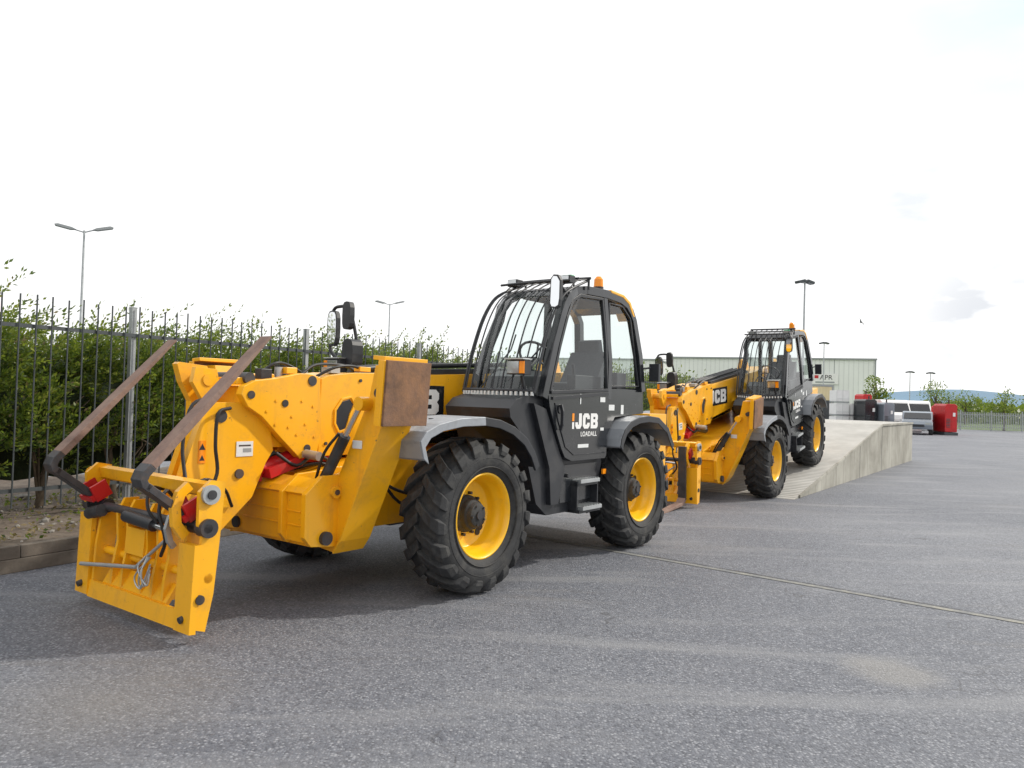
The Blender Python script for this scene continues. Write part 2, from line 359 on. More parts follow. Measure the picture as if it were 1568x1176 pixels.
        c.cyl(P(.76,1.05,1.6),P(1.12,1.05,1.6),.035,'dark_steel')
        c.cyl(P(1.13,.42,.78),P(1.13,.74,1.28),.042,K); c.cyl(P(1.13,.74,1.28),P(1.13,.90,1.52),.022,'chrome')
        c.cyl(P(1.06,.9,1.52),P(1.16,.9,1.52),.05,Y)
        c.hose([P(1.16,.45,.9),P(1.2,.6,1.15),P(1.17,.72,1.3)],.012)
        c.box(P(1.064,.80,1.22),(.006,.10,.06),'sticker')
        c.build('stabiliser_leg_'+nm,root,.008)
    def fender(cx,sgn,front):
        c=MB()
        if front: pr=[(.80,1.13),(.84,1.26),(.78,1.33),(.64,1.385),(.40,1.425),(.1,1.435),(-.12,1.41),(-.32,1.35),(-.50,1.25),(-.62,1.13),(-.70,1.0)]
        else: pr=[(.62,1.12),(.60,1.20),(.53,1.30),(.40,1.38),(.22,1.425),(0,1.44),(-.25,1.42),(-.5,1.3),(-.66,1.1)]
        def ins(th): 
            out=[]
            for x,z in pr:
                d=Vector((x,z-.55)).normalized(); out.append((x-d.x*th,z-d.y*th))
            return out
        inn=ins(.025); low=ins(.07); y0,y1=(.74,1.21)
        if front:
            q=5
            c.prism([(cx+x,z) for x,z in pr[:q+1]+inn[:q+1][::-1]],'y',sgn*y0,sgn*y1,'fender_grey')
            c.prism([(cx+x,z) for x,z in pr[q:]+inn[q:][::-1]],'y',sgn*y0,sgn*(y1-.03),K)
            c.prism([(cx+x,z) for x,z in pr[q:]+low[q:][::-1]],'y',sgn*(y1-.03),sgn*(y1-.005),K)
            c.prism([(cx+x,z) for x,z in pr[:q+1]+low[:q+1][::-1]],'y',sgn*(y1),sgn*(y1+.01),'fender_grey')
            for a in(.47,.57,.67):
                zz=1.425-.04*max(0,(a-.4)/.24)
                c.cyl((cx+a,sgn*.97,1.36),(cx+a,sgn*.97,zz+.004),.020,K,14)
        else:
            c.prism([(cx+x,z) for x,z in pr+inn[::-1]],'y',sgn*y0,sgn*y1,'fender_grey')
            c.prism([(cx+x,z) for x,z in pr+low[::-1]],'y',sgn*y1,sgn*(y1+.012),K)
        return c.build('mudguard',root,.006)
    for cx,fr in((0,True),(-2.75,False)):
        for sg in(1,-1): fender(cx,sg,fr)
    c=MB()
    c.prism([(-.50,1.50),(-.60,1.58),(-.80,1.63),(-1.02,1.63),(-1.2,1.03),(-2.1,1.03),(-2.12,.95),(-2.02,.62),(-1.9,.50),(-1.12,.50),(-.95,.62),(-.80,1.0),(-.66,1.3),(-.52,1.42)],'y',.25,1.0,K)
    c.prism([(-.99,1.64),(-1.02,1.52),(-1.10,1.36),(-1.18,1.22),(-1.24,1.12),(-1.30,1.04),(-1.42,1.0),(-2.06,1.0),(-2.09,1.03),(-2.09,1.70),(-1.6,1.66)],'y',.9,1.075,G)
    c.prism([(-2.115,1.72),(-2.115,1.2),(-2.30,1.42),(-2.95,1.46),(-2.92,1.72)],'y',.27,1.045,G)
    c.bx(-2.9,-1.02,.22,1.0,1.50,1.655,K)
    c.rail([(-1.10,1.077,1.56),(-1.16,1.077,1.40),(-1.30,1.077,1.14),(-1.45,1.077,1.06),(-2.04,1.077,1.06)],.012,.012,K)
    c.rail([(-1.05,1.08,1.60),(-2.08,1.08,1.665)],.03,.02,K)
    c.prism([(-.80,1.55),(-1.0,1.50),(-1.35,.92),(-1.25,.6),(-1.12,.6),(-1.08,.95)],'y',1.0,1.05,K)
    c.bx(-1.98,-1.3,1.0,1.03,.60,.96,G)
    for z,d in((.80,.0),(.54,.03)):
        c.bx(-1.88,-1.52,.98,1.13+d,z-.02,z+.015,'zinc'); c.bx(-1.90,-1.50,.96,1.10+d,z-.05,z-.021,K)
        for q in range(7): c.bx(-1.87+q*.05,-1.855+q*.05,.99,1.12+d,z+.016,z+.022,'zinc')
    c.bx(-1.9,-1.88,1.0,1.1,.5,.8,K); c.bx(-1.52,-1.50,1.0,1.1,.5,.8,K)
    c.box((-2.09,1.05,.86),(.06,.02,.05),'orange_lens'); c.cyl((-1.40,1.02,.86),(-1.40,1.06,.86),.02,K)
    c.rail([(-1.17,1.10,1.30),(-1.17,1.12,1.36),(-1.17,1.12,1.48),(-1.17,1.10,1.54)],.03,.02,K,side=(1,0,0))
    c.cyl((-1.20,1.074,1.50),(-1.20,1.084,1.50),.045,K,20)
    for (x,z,w,h) in((-1.98,1.60,.10,.05),(-1.98,1.30,.07,.03),(-1.62,1.14,.20,.035),(-1.55,1.60,.02,.10)):
        c.box((x,1.0785,z),(w,.003,h),'sticker')
    c.box((-2.22,1.048,1.52),(.12,.004,.06),'sticker'); c.box((-2.45,1.048,1.50),(.06,.004,.10),'sticker')
    c.build('cab_lower_body',root,.012)
    c=MB(); c.letters('JCB',-1.68,1.385,.15,1.0755,1.078,'white_paint',1.08); c.bx(-1.445,-1.41,1.0755,1.078,1.385,1.46,'orange_lens'); c.bx(-1.445,-1.41,1.0755,1.078,1.31,1.375,'white_paint'); c.build('door_lettering',root)
    text('door_model_lettering','LOADALL',root,(-1.72,1.078,1.255),.066,'white_paint',.001)
    c=MB()
    for y0,yt,s_ in((1.045,.965,1),(.24,.27,-1)):
        c.rail([(-.93,y0,1.60),(-1.0,y0,1.82),(-1.11,y0-.015*s_,2.1),(-1.25,y0-.035*s_,2.38),(-1.33,yt+.03*s_,2.50),(-1.42,yt+.02*s_,2.60),(-1.56,yt,2.67),(-1.75,yt,2.70)],.085,.075,G)
        c.rail([(-1.75,yt,2.70),(-2.15,yt,2.71),(-2.45,yt,2.69),(-2.60,yt,2.65),(-2.70,yt,2.58),(-2.76,yt+.01,2.48),(-2.82,y0-.02*s_,2.1),(-2.87,y0,1.7)],.085,.08,G)
        c.rail([(-2.13,y0,1.6),(-2.15,y0-.01*s_,2.0),(-2.13,yt,2.68)],.075,.06,G)
    c.rail([(-1.03,1.065,1.66),(-1.09,1.06,1.84),(-1.19,1.05,2.1),(-1.33,1.03,2.38),(-1.47,1.0,2.56),(-1.62,.99,2.63),(-2.06,.99,2.645),(-2.09,1.03,2.2),(-2.075,1.07,1.70),(-1.03,1.07,1.655)],.035,.03,K)
    c.rail([(-2.19,1.05,1.74),(-2.19,1.0,2.62),(-2.5,.985,2.62),(-2.68,.99,2.5),(-2.80,1.05,1.76),(-2.19,1.05,1.74)],.022,.02,K)
    c.bx(-1.40,-1.36,.28,.95,2.60,2.67,G)
    c.rail([(-2.86,.25,1.7),(-2.86,1.04,1.7)],.08,.06,G,side=(1,0,0)); c.rail([(-2.68,.27,2.63),(-2.68,.96,2.63)],.08,.06,G,side=(1,0,0))
    c.prism([(-1.45,2.66),(-1.55,2.715),(-1.9,2.745),(-2.35,2.745),(-2.60,2.70),(-2.74,2.58),(-2.70,2.56),(-2.55,2.65),(-1.5,2.65)],'y',.30,.93,G)
    c.build('cab_frame',root,.014)
    c=MB(); c.prism([(-2.22,2.73),(-2.22,2.765),(-2.5,2.745),(-2.66,2.68),(-2.79,2.50),(-2.76,2.48),(-2.62,2.65),(-2.48,2.71)],'y',.80,1.01,'yellow_paint'); c.build('roof_trim',root,.01)
    prof=[(-.83,1.64),(-.90,1.9),(-.99,2.15),(-1.10,2.38),(-1.24,2.56),(-1.40,2.66)]
    def bow(y): return .09*(1-((y-.63)/.38)**2)
    c=MB()
    ys=[.27+.74*k/8 for k in range(9)]
    c.sheet([[(x-.04+bow(y)*.9,y,z) for y in ys] for x,z in prof],'glass')
    c.add([(-1.04,1.055,1.67),(-1.11,1.05,1.84),(-1.21,1.04,2.1),(-1.35,1.02,2.38),(-1.49,.99,2.54),(-1.63,.985,2.61),(-2.05,.985,2.625),(-2.08,1.03,2.2),(-2.07,1.06,1.71)],[list(range(9))],'glass')
    c.add([(-2.20,1.04,1.75),(-2.2,.985,2.61),(-2.5,.975,2.61),(-2.67,.98,2.49),(-2.79,1.04,1.77)],[list(range(5))],'glass')
    c.add([(-1.04,.24,1.67),(-1.21,.24,2.1),(-1.49,.26,2.54),(-1.63,.27,2.63),(-2.5,.27,2.63),(-2.70,.26,2.49),(-2.82,.24,1.71)],[list(range(7))],'glass')
    c.add([(-2.86,.27,1.72),(-2.86,1.0,1.72),(-2.69,.95,2.6),(-2.69,.3,2.6)],[(0,1,2,3)],'glass')
    c.build('cab_glass',root,0,recalc=False)
    c=MB()
    for k in range(9):
        y=.25+.78*k/8
        pts=[(x+.05+bow(y),y,z) for x,z in prof]+[(-1.50,y,2.76),(-1.72,y,2.80)]
        c.hose(pts,.0075,K,6,3)
    for (x,z,r) in((-.80,1.66,.018),(-1.35,2.74,.012),(-1.50,2.78,.010),(-1.72,2.81,.014)):
        c.tube([(x+bow(y)*(1 if z<2.7 else .3)+.02,y,z) for y in[.22+.84*k/8 for k in range(9)]],r,K,8)
    c.hose([(x+.05+bow(.22)*.4,.22,z) for x,z in prof]+[(-1.72,.22,2.79)],.013,K,8,3)
    c.hose([(x+.05+bow(1.05)*.4,1.06,z) for x,z in prof]+[(-1.72,1.02,2.79)],.013,K,8,3)
    for y in(.25,1.03): c.cyl((-1.72,y,2.80),(-1.72,y,2.70),.012,K)
    for k in range(18):
        y=.26+.78*k/17; c.box((-.765+bow(y),y,1.635),(.02,.022,.035),'sticker')
    c.tube([(-.80,.40,1.66),(-1.0,.62,2.05),(-1.02,.66,2.2)],.008,K,6)
    c.tube([(-.86,.70,1.75),(-.90,.95,1.98),(-1.0,1.0,2.1)],.008,K,6)
    c.build('windscreen_guard',root)
    c=MB()
    c.prism([(-2.35,1.66),(-1.80,1.66),(-1.78,1.76),(-2.20,1.78),(-2.34,2.0),(-2.42,2.12),(-2.50,2.12),(-2.48,1.9)],'y',.40,.86,'seat_cloth')
    c.prism([(-2.42,2.1),(-2.40,2.24),(-2.47,2.26),(-2.52,2.1)],'y',.50,.76,'seat_cloth')
    c.prism([(-.95,1.60),(-1.0,1.80),(-1.18,1.86),(-1.30,1.62)],'y',.34,.95,K)
    c.cyl((-1.15,.64,1.8),(-1.38,.64,1.98),.03,K)
    R=Matrix.Rotation(math.radians(-52),4,'Y')
    pts=[Vector((-1.40,.64,2.0))+R.to_3x3()@Vector((math.cos(a)*.19,math.sin(a)*.19,0)) for a in[2*math.pi*k/20 for k in range(21)]]
    c.tube(pts,.015,K,6)
    for a in(.5,2.6,4.7): c.cyl((-1.40,.64,2.0),Vector((-1.40,.64,2.0))+R.to_3x3()@Vector((math.cos(a)*.19,math.sin(a)*.19,0)),.012,K,6)
    c.tube([(-1.7,.9,1.66),(-1.66,.92,1.9),(-1.64,.92,1.95)],.015,K); c.bx(-2.1,-1.6,.88,.98,1.66,1.84,K)
    c.bx(-2.7,-2.5,.3,.95,1.66,1.90,K); c.bx(-1.6,-2.6,.3,.9,2.625,2.648,'seat_cloth')
    c.build('cab_interior',root,.012)
    c=MB()
    c.box((-.72,.93,1.87),(.10,.20,.13),K); c.box((-.668,.90,1.87),(.012,.13,.11),'lens'); c.box((-.668,1.0,1.87),(.014,.055,.11),'orange_lens')
    c.box((-.70,.93,1.945),(.14,.21,.012),'zinc'); c.cyl((-.76,.93,1.80),(-.80,.95,1.64),.015,K)
    c.hose([(-1.35,1.02,2.60),(-1.10,1.10,2.66),(-.98,1.14,2.62)],.012,K,6)
    c.prism([(1.08,2.46),(1.10,2.43),(1.15,2.42),(1.19,2.44),(1.20,2.50),(1.20,2.68),(1.17,2.73),(1.12,2.735),(1.09,2.70)],'x',-.99,-.95,K)
    c.prism([(1.095,2.47),(1.11,2.44),(1.15,2.435),(1.18,2.45),(1.19,2.51),(1.19,2.67),(1.16,2.715),(1.12,2.72),(1.10,2.69)],'x',-.949,-.946,'mirror')
    c.tube([(-1.5,1.0,2.68),(-1.45,1.02,2.74),(-1.40,1.02,2.76)],.01,K,6); c.box((-1.40,.98,2.76),(.10,.12,.07),K); c.box((-1.345,.98,2.76),(.01,.10,.06),'lens'); c.box((-1.42,.98,2.80),(.06,.10,.008),'green_label')
    c.box((-1.40,.35,2.76),(.10,.12,.07),K); c.box((-1.345,.35,2.76),(.01,.10,.06),'lens')
    c.box((-.20,-.95,1.86),(.10,.22,.13),K); c.box((-.145,-.95,1.86),(.012,.15,.10),'lens'); c.box((-.143,-1.04,1.86),(.014,.05,.10),'orange_lens'); c.box((-.20,-.95,1.935),(.14,.23,.012),'zinc')
    c.cyl((-.22,-.95,1.6),(-.22,-.95,1.8),.02,K)
    c.hose([(-.35,-.80,1.62),(-.34,-.78,1.9),(-.30,-.80,2.2),(-.27,-.86,2.42),(-.26,-.98,2.46),(-.26,-1.10,2.40),(-.26,-1.12,2.05),(-.28,-1.02,1.92)],.017,K,8)
    def ov(cy,cz,w,h): return [(cy+w*math.copysign(abs(math.cos(t))**.6,math.cos(t)),cz+h*math.copysign(abs(math.sin(t))**.6,math.sin(t))) for t in[2*math.pi*k/16 for k in range(16)]]
    c.prism(ov(-1.06,2.24,.075,.18),'x',-.27,-.22,K); c.prism(ov(-1.06,2.24,.062,.165),'x',-.219,-.216,'mirror')
    c.prism(ov(-.84,2.36,.06,.14),'x',-.27,-.21,K); c.prism(ov(-.82,1.98,.08,.15),'x',-.36,-.22,K)
    c.tube([(-2.86,1.0,1.95),(-3.0,1.12,1.98)],.012,K,6); c.box((-3.0,1.15,1.92),(.05,.12,.20),K)
    c.cyl((-2.2,.86,2.74),(-2.2,.86,2.80),.055,K,16); c.build('lamps_and_mirrors',root,.01)
    c=MB(); c.cyl((-2.2,.86,2.80),(-2.2,.86,2.88),.052,'orange_lens',20,.048); c.cyl((-2.2,.86,2.88),(-2.2,.86,2.91),.048,'orange_lens',20,.025); c.build('beacon',root,.005)
    # ================= boom
    pv=Vector((-3.3,0,1.85))
    bm_=empty('boom',root,Matrix.Translation(pv)@Matrix.Rotation(-boomlift,4,'Y')@Matrix.Translation(-pv))
    c=MB()
    c.prism([(.42,1.14),(.42,1.74),(-3.4,1.94),(-3.5,1.75),(-3.3,1.48),(-1,1.28)],'y',-.40,.10,Y)
    c.prism([(.87,1.08),(.86,1.70),(.78,1.73),(.50,1.765),(.20,1.775),(.16,1.68),(.16,1.20),(.30,1.08)],'y',-.43,.128,Y)
    c.prism([(.05,1.76),(.05,1.81),(-2.0,1.92),(-2.0,1.87)],'y',-.3,.05,K)
    for yy in(-.04,-.12,-.20): c.hose([(.30,yy,1.76),(.18,yy,1.82),(-.5,yy,1.87),(-1.8,yy,1.95)],.024)
    c.box((-.12,.1035,1.53),(1.04,.005,.31),G)
    c.prism([(.66,1.28),(.70,1.34),(.70,1.44),(.64,1.52),(.56,1.54),(.52,1.50),(.56,1.42),(.60,1.30)],'y',.126,.132,K)
    c.rail([(.67,.132,1.27),(.715,.132,1.34),(.715,.132,1.45),(.645,.132,1.54),(.55,.132,1.56),(.505,.132,1.50),(.55,.132,1.42),(.59,.132,1.29),(.67,.132,1.27)],.02,.02,Y)
    for x,z in((.45,1.70),(.24,1.70),(.45,1.18),(.26,1.18),(.80,1.18)):
        c.cyl((x,.12,z),(x,.14,z),.014,'dark_steel',8)
    c.box((.62,-.05,1.78),(.10,.12,.05),'zinc'); c.box((.36,.05,1.80),(.12,.08,.04),Y)
    c.hose([(.85,.05,1.72),(.70,.10,1.80),(.5,.08,1.82),(.30,.02,1.79)],.013); c.hose([(.9,-.1,1.72),(.72,-.12,1.82),(.45,-.1,1.83),(.30,-.12,1.79)],.013)
    c.build('outer_boom',bm_,.010)
    c=MB(); c.letters('JCB',-.14,1.53,.235,.1065,.109,'white_paint',1.38); c.build('boom_lettering',bm_)
    c=MB()
    c.prism([(1.30,1.16),(1.55,1.45),(1.52,1.62),(.8,1.66),(.8,1.16)],'y',-.34,.06,Y)
    hp=[(1.60,1.56),(1.58,1.62),(1.49,1.665),(1.30,1.69),(1.08,1.735),(.98,1.735),(.89,1.71),(.86,1.30),(.90,1.10),(1.06,1.07),(1.24,1.23),(1.42,1.40),(1.54,1.47)]
    c.prism(hp,'y',.075,.15,Y); c.prism(hp,'y',-.43,-.36,Y)
    for x,z,r in((.97,1.68,.04),(1.52,1.56,.03),(1.22,1.50,.028),(1.0,1.15,.03)):
        c.cyl((x,.14,z),(x,.158,z),r,'dark_steel')
    for x,z in((1.38,1.44),(1.30,1.34),(1.18,1.32),(1.02,1.34),(1.10,1.26),(.95,1.48),(1.06,1.52),(1.15,1.40),(.93,1.24),(1.30,1.52)):
        c.cyl((x,.148,z),(x,.157,z),.012,Y,8)
    c.box((1.52,-.1,1.66),(.14,.34,.05),Y); c.cyl((1.5,-.36,1.68),(1.5,.10,1.68),.045,'dark_steel')
    c.box((1.3,-.02,1.72),(.10,.08,.08),K)
    c.cyl((1.05,-.15,1.72),(1.05,-.15,1.80),.05,K); c.hose([(1.3,-.02,1.75),(1.2,.0,1.81),(1.05,-.05,1.80),(.95,-.02,1.75)],.013)
    c.cyl((1.18,.0,1.70),(1.18,.0,1.78),.03,'zinc'); c.box((1.10,.03,1.755),(.10,.07,.05),Y)
    c.build('boom_head',bm_,.010)
    c=MB()
    gl_=[(1.83,1.49),(1.72,1.50),(1.55,1.50),(1.42,1.42),(1.30,1.30),(1.27,1.14),(1.33,1.05),(1.44,.80),(1.60,.66),(1.80,.48),(2.00,.42),(2.06,.52),(2.06,.80),(1.96,1.12)]
    c.prism(gl_,'y',.02,.09,Y)
    gr=[(1.86,1.77),(1.84,1.785),(1.62,1.765),(1.58,1.68),(1.62,1.58),(1.55,1.50),(1.42,1.42),(1.30,1.30),(1.27,1.14),(1.33,1.05),(1.44,.80),(1.60,.66),(1.80,.48),(1.90,.42),(1.95,.52),(1.92,.80),(1.82,1.12),(1.74,1.38),(1.74,1.50),(1.82,1.64)]
    c.prism(gr,'y',-.34,-.27,Y)
    c.prism([(1.74,1.44),(1.45,1.38),(1.32,1.2),(1.46,.84),(1.8,.52),(1.88,.50),(1.88,.78),(1.80,1.1)],'y',-.27,.02,Y)
    c.prism([(1.84,1.64),(1.82,1.75),(1.65,1.74),(1.62,1.6),(1.75,1.5)],'y',-.14,-.09,Y)
    c.cyl((1.72,-.38,1.66),(1.72,-.08,1.66),.045,Y); c.cyl((1.74,-.34,1.66),(1.74,-.35,1.66),.02,'dark_steel')
    c.cyl((1.72,.085,1.40),(1.72,.10,1.40),.045,'dark_steel'); c.cyl((1.56,.085,.98),(1.56,.105,.98),.035,'dark_steel')
    c.box((1.52,.094,1.16),(.14,.004,.11),'sticker'); c.box((1.52,.0965,1.185),(.10,.002,.012),'dark_steel'); c.box((1.50,.0965,1.15),(.07,.002,.03),'cladding_dark')
    c.box((1.86,.0935,1.15),(.055,.004,.16),'orange_lens')
    c.prism([(1.86,1.21),(1.835,1.165),(1.885,1.165)],'y',.0955,.097,K); c.prism([(1.86,1.13),(1.84,1.09),(1.88,1.09)],'y',.0955,.097,K)
    c.hose([(1.66,.11,1.46),(1.78,.15,1.42),(1.80,.16,1.2),(1.78,.16,1.0),(1.88,.18,.85),(2.0,.22,.8)],.013)
    c.hose([(1.70,-.0,1.52),(1.9,.02,1.48),(1.98,.05,1.2),(1.99,.12,.95),(2.05,.2,.85)],.013)
    c.hose([(1.62,.11,.75),(1.75,.2,.9),(1.95,.28,.98),(2.1,.32,.9)],.012)
    c.tube([(1.36,.02,.99),(1.02,.02,1.09),(.6,.02,1.05)],.055,'red_paint',12)
    c.box((1.18,.06,1.01),(.30,.16,.075),'red_paint',Matrix.Rotation(.28,3,'Y')); c.box((1.38,-.15,.93),(.10,.4,.05),'red_paint')
    c.cyl((1.05,.02,1.10),(.2,.0,.95),.05,K)
    c.cyl((1.03,.18,1.11),(1.03,.34,1.10),.035,'zinc'); c.box((1.02,.10,1.105),(.05,.2,.05),'zinc')
    c.hose([(1.25,.10,1.12),(1.1,.16,1.02),(.95,.18,1.1),(.75,.16,1.03)],.014); c.hose([(1.3,-.05,1.1),(1.1,.0,.98),(.9,.12,1.02),(.7,.1,1.0)],.014)
    c.build('gooseneck',bm_,.008)
    # carriage: open frame
    c=MB(); yl,yr=.64,-.88
    sd=[(2.02,1.0),(2.12,1.02),(2.20,.95),(2.20,.74),(2.17,.66),(2.20,.45),(2.22,.10),(2.13,.07),(2.08,.30),(2.05,.62)]
    for a,b_ in((yl-.03,yl),(yl-.20,yl-.17),(yr,yr+.03),(yr+.19,yr+.22)): 
        c.prism([p if a>.5 or a<-.85 else (p[0],min(p[1],.72)) for p in sd],'y',a,b_,Y)
    c.prism([(2.18,.62),(2.225,.62),(2.245,.075),(2.20,.07)],'y',yl-.17,yl+.01,Y)
    c.prism([(2.18,.66),(2.215,.66),(2.235,.085),(2.20,.08)],'y',yr-.01,yr+.17,Y)
    c.prism([(2.19,.19),(2.215,.19),(2.232,.075),(2.20,.06)],'y',yr+.17,yl-.17,Y)
    c.prism([(2.10,.30),(2.13,.31),(2.20,.20),(2.19,.17)],'y',-.55,.30,Y)
    # centre box (tilt-ram anchor) with lobed ribs either side
    for y in(-.44,-.30,-.04,.10,.24):
        c.prism([(2.02,.80),(2.12,.80),(2.17,.70),(2.16,.50),(2.19,.34),(2.20,.20),(2.10,.20),(2.05,.34),(2.03,.5)],'y',y-.014,y+.014,Y)
    c.prism([(2.02,.70),(2.05,.70),(2.07,.30),(2.04,.30)],'y',-.31,.10,Y)
    c.prism([(2.15,.62),(2.17,.62),(2.18,.44),(2.16,.44)],'y',-.30,-.05,Y)
    c.box((2.08,-.12,.955),(.06,1.46,.075),Y,Matrix.Rotation(.2,3,'Y')); c.box((2.03,-.12,.905),(.07,1.46,.02),Y)
    c.cyl((2.15,yr-.03,.72),(2.15,yl+.03,.72),.030,'dark_steel'); c.cyl((2.12,yr,.40),(2.12,yl,.40),.030,Y)
    for y in(yl+.0,yr+.0):
        s_=1 if y>0 else -1
        c.cyl((2.13,y-.02,.93),(2.13,y+.025*s_,.93),.062,'zinc' if s_>0 else Y); c.cyl((2.13,y,.93),(2.13,y+.035*s_,.93),.03,'dark_steel')
        c.cyl((2.18,y,.28),(2.18,y+.02*s_,.28),.03,'dark_steel'); c.cyl((2.14,y-.05*s_,.72),(2.14,y+.03*s_,.72),.06,'dark_steel')
        c.cyl((2.22,y-.08*s_,.16),(2.26,y-.08*s_,.15),.022,'dark_steel')
    c.rail([(2.19,.50,.98),(2.25,.50,.93),(2.28,.50,.84),(2.27,.50,.74),(2.21,.50,.66)],.06,.04,Y); c.rail([(2.20,.40,.80),(2.25,.40,.77),(2.27,.40,.70),(2.25,.40,.62),(2.22,.40,.58)],.035,.03,'zinc')
    c.cyl((2.20,-.25,.70),(2.20,.12,.68),.042,K); c.cyl((2.20,.12,.68),(2.20,.30,.67),.018,'chrome'); c.cyl((2.20,-.78,.66),(2.20,-.60,.70),.045,'dark_steel')
    c.cyl((2.25,-.78,.30),(2.21,-.05,.38),.014,'zinc'); c.cyl((2.23,-.05,.38),(2.19,.28,.62),.012,'zinc')
    for q in range(4):
        a=q*1.3; c.hose([(2.24,.10+.02*q,.48),(2.27,.06+.05*math.sin(a),.40-.02*q),(2.26,.12+.04*math.cos(a),.30-.01*q),(2.25,.18,.38+.02*q)],.006,'zinc',6)
    c.hose([(2.1,.2,.85),(2.2,.25,.92),(2.26,.28,.8),(2.24,.33,.62),(2.22,.25,.5)],.012); c.hose([(2.08,.0,.9),(2.2,.05,.92),(2.24,.1,.8),(2.2,.15,.7)],.011)
    for y in(.45,-.77):
        c.box((2.17,y-.08,.83),(.12,.025,.12),'red_paint',Matrix.Rotation(.5,3,'Y')); c.box((2.17,y+.08,.83),(.12,.025,.12),'red_paint',Matrix.Rotation(.5,3,'Y'))
        c.box((2.22,y,.775),(.035,.18,.04),'red_paint',Matrix.Rotation(.5,3,'Y')); c.cyl((2.13,y-.12,.72),(2.13,y+.12,.72),.05,K)
    c.build('carriage',bm_,.007)
    for y,nm in((.45,'near'),(-.77,'far')):
        c=MB()
        if forks_up:
            c.rail([(2.11,y,.72),(2.30,y,.87),(2.465,y,.995)],.045,.12,'dark_steel')
            c.rail([(2.44,y,.975),(2.475,y,1.0),(2.487,y,1.03),(2.47,y,1.07),(2.43,y,1.11)],.05,.12,'dark_steel')
            c.rail([(2.43,y,1.11),(2.0,y,1.565),(1.75,y,1.83),(1.62,y,1.97)],[.048,.040,.026,.014],.12,'rust_steel')
        else:
            c.rail([(2.30,y,.95),(2.33,y,.14)],.045,.12,'dark_steel'); c.rail([(2.32,y,.165),(2.42,y,.10),(2.8,y,.095),(3.45,y,.09)],[.05,.05,.035,.015],.12,'rust_steel')
        c.build('fork_'+nm,bm_,.004)
    return root
H=math.atan2(-.801,-.599)
telehandler((-1.116,6.949,0),H,0,0,True)
th=math.atan2(1.18,8.1)
H2=math.atan2(-.818,-.575)
lf=Vector((-math.sin(H2),math.cos(H2)))
ct=Vector((4.66,13.30))-lf*1.2
telehandler((ct.x,ct.y,.015),H2,th,math.radians(3.2),False)
r=MB()
pf=[(0,0),(8.1,1.18),(13.3,1.18),(13.3,0)]
r.add([(x,y,z) for y in(0,4.2) for x,z in pf],[(0,1,2,3),(7,6,5,4),(2,3,7,6)],'concrete')
r.add([(0,0,0),(8.1,0,1.18),(8.1,4.2,1.18),(0,4.2,0)],[(0,1,2,3)],'concrete_ribbed')
r.add([(8.1,0,1.18),(13.3,0,1.18),(13.3,4.2,1.18),(8.1,4.2,1.18)],[(0,1,2,3)],'concrete_ribbed')
RM=Matrix.Translation((4.84,13.1,.002))@Matrix.Rotation(math.atan2(.818,.575),4,'Z')
ramp_o=r.build('concrete_ramp',None,0,RM,recalc=True)
cr=MB()
for x in(5.4,8.1): cr.bx(x-.006,x+.006,-.004,.01,0.0,max(.05,min(1.18,x*1.18/8.1)-.01),'joint_dark')
cr.rail([(.3,-.012,.03),(8.1,-.012,1.165),(13.3,-.012,1.165)],.05,.03,'concrete')
cr.build('wall_joints',ramp_o)
# ------------------------------------------------------------ ground
g=MB(); g.add([(-2500,-300,-.004),(2500,-300,-.004),(2500,4000,-.004),(-2500,4000,-.004)],[(0,1,2,3)],'field_grass'); g.build('ground')
g=MB(); g.add([(-30,-12,0),(75,-12,0),(75,66,0),(-30,66,0)],[(0,1,2,3)],'asphalt'); g.build('asphalt_yard')
d=Vector((.773,-.634)); n=Vector((.634,.773)); p=Vector((-2.2,10.87))
def strip(o0,w,z,mt,name,L=13):
    s=MB(); a=p+n*o0; K_=60; row=[]
    for i in range(K_+1):
        q=a+d*(L*i/K_); j0=.012*noise.noise(Vector((i*.7,0,o0))); j1=.012*noise.noise(Vector((i*.7,5,o0)))
        A=q+n*j0; B=q+n*(w+j1); row.append([(A.x,A.y,z),(B.x,B.y,z)])
    s.sheet(row,mt); s.build(name)
strip(0,.075,.004,'worn_line_paint','painted_line'); strip(.105,.014,.004,'joint_dark','surface_joint')
fd=Vector((.5,.866)); fn=Vector((-.866,.5))
FM=lambda px,py,z=0: Matrix(((fd.x,fn.x,0,px),(fd.y,fn.y,0,py),(0,0,1,z),(0,0,0,1)))
k=MB(); M=FM(-4.0,6.7)
x=-8
while x<40:
    k.bx(x+.006,x+2.39,0,.07,0,.115,'kerb_timber'); k.bx(x+.006+.6,min(x+3.0,40),.005,.075,.118,.225,'kerb_timber'); x+=2.4
k.build('kerb',None,.006,M)
b_=MB(); nx,ny=160,16; gr_=[]
for i in range(nx+1):
    row=[]
    for j in range(ny+1):
        X=-8+48*i/nx; Yy=.08+5*j/ny
        row.append((X,Yy,.19+.05*noise.noise(Vector((X*2,Yy*2,0)))+.02*noise.noise(Vector((X*8,Yy*8,3)))))
    gr_.append(row)
b_.sheet(gr_,'gravel_soil'); b_.build('gravel_bed',None,0,M)
s=MB()
ico=bmesh.new(); bmesh.ops.create_icosphere(ico,subdivisions=1,radius=1); iv=[v.co.copy() for v in ico.verts]; iff=[[v.index for v in f.verts] for f in ico.faces]; ico.free()
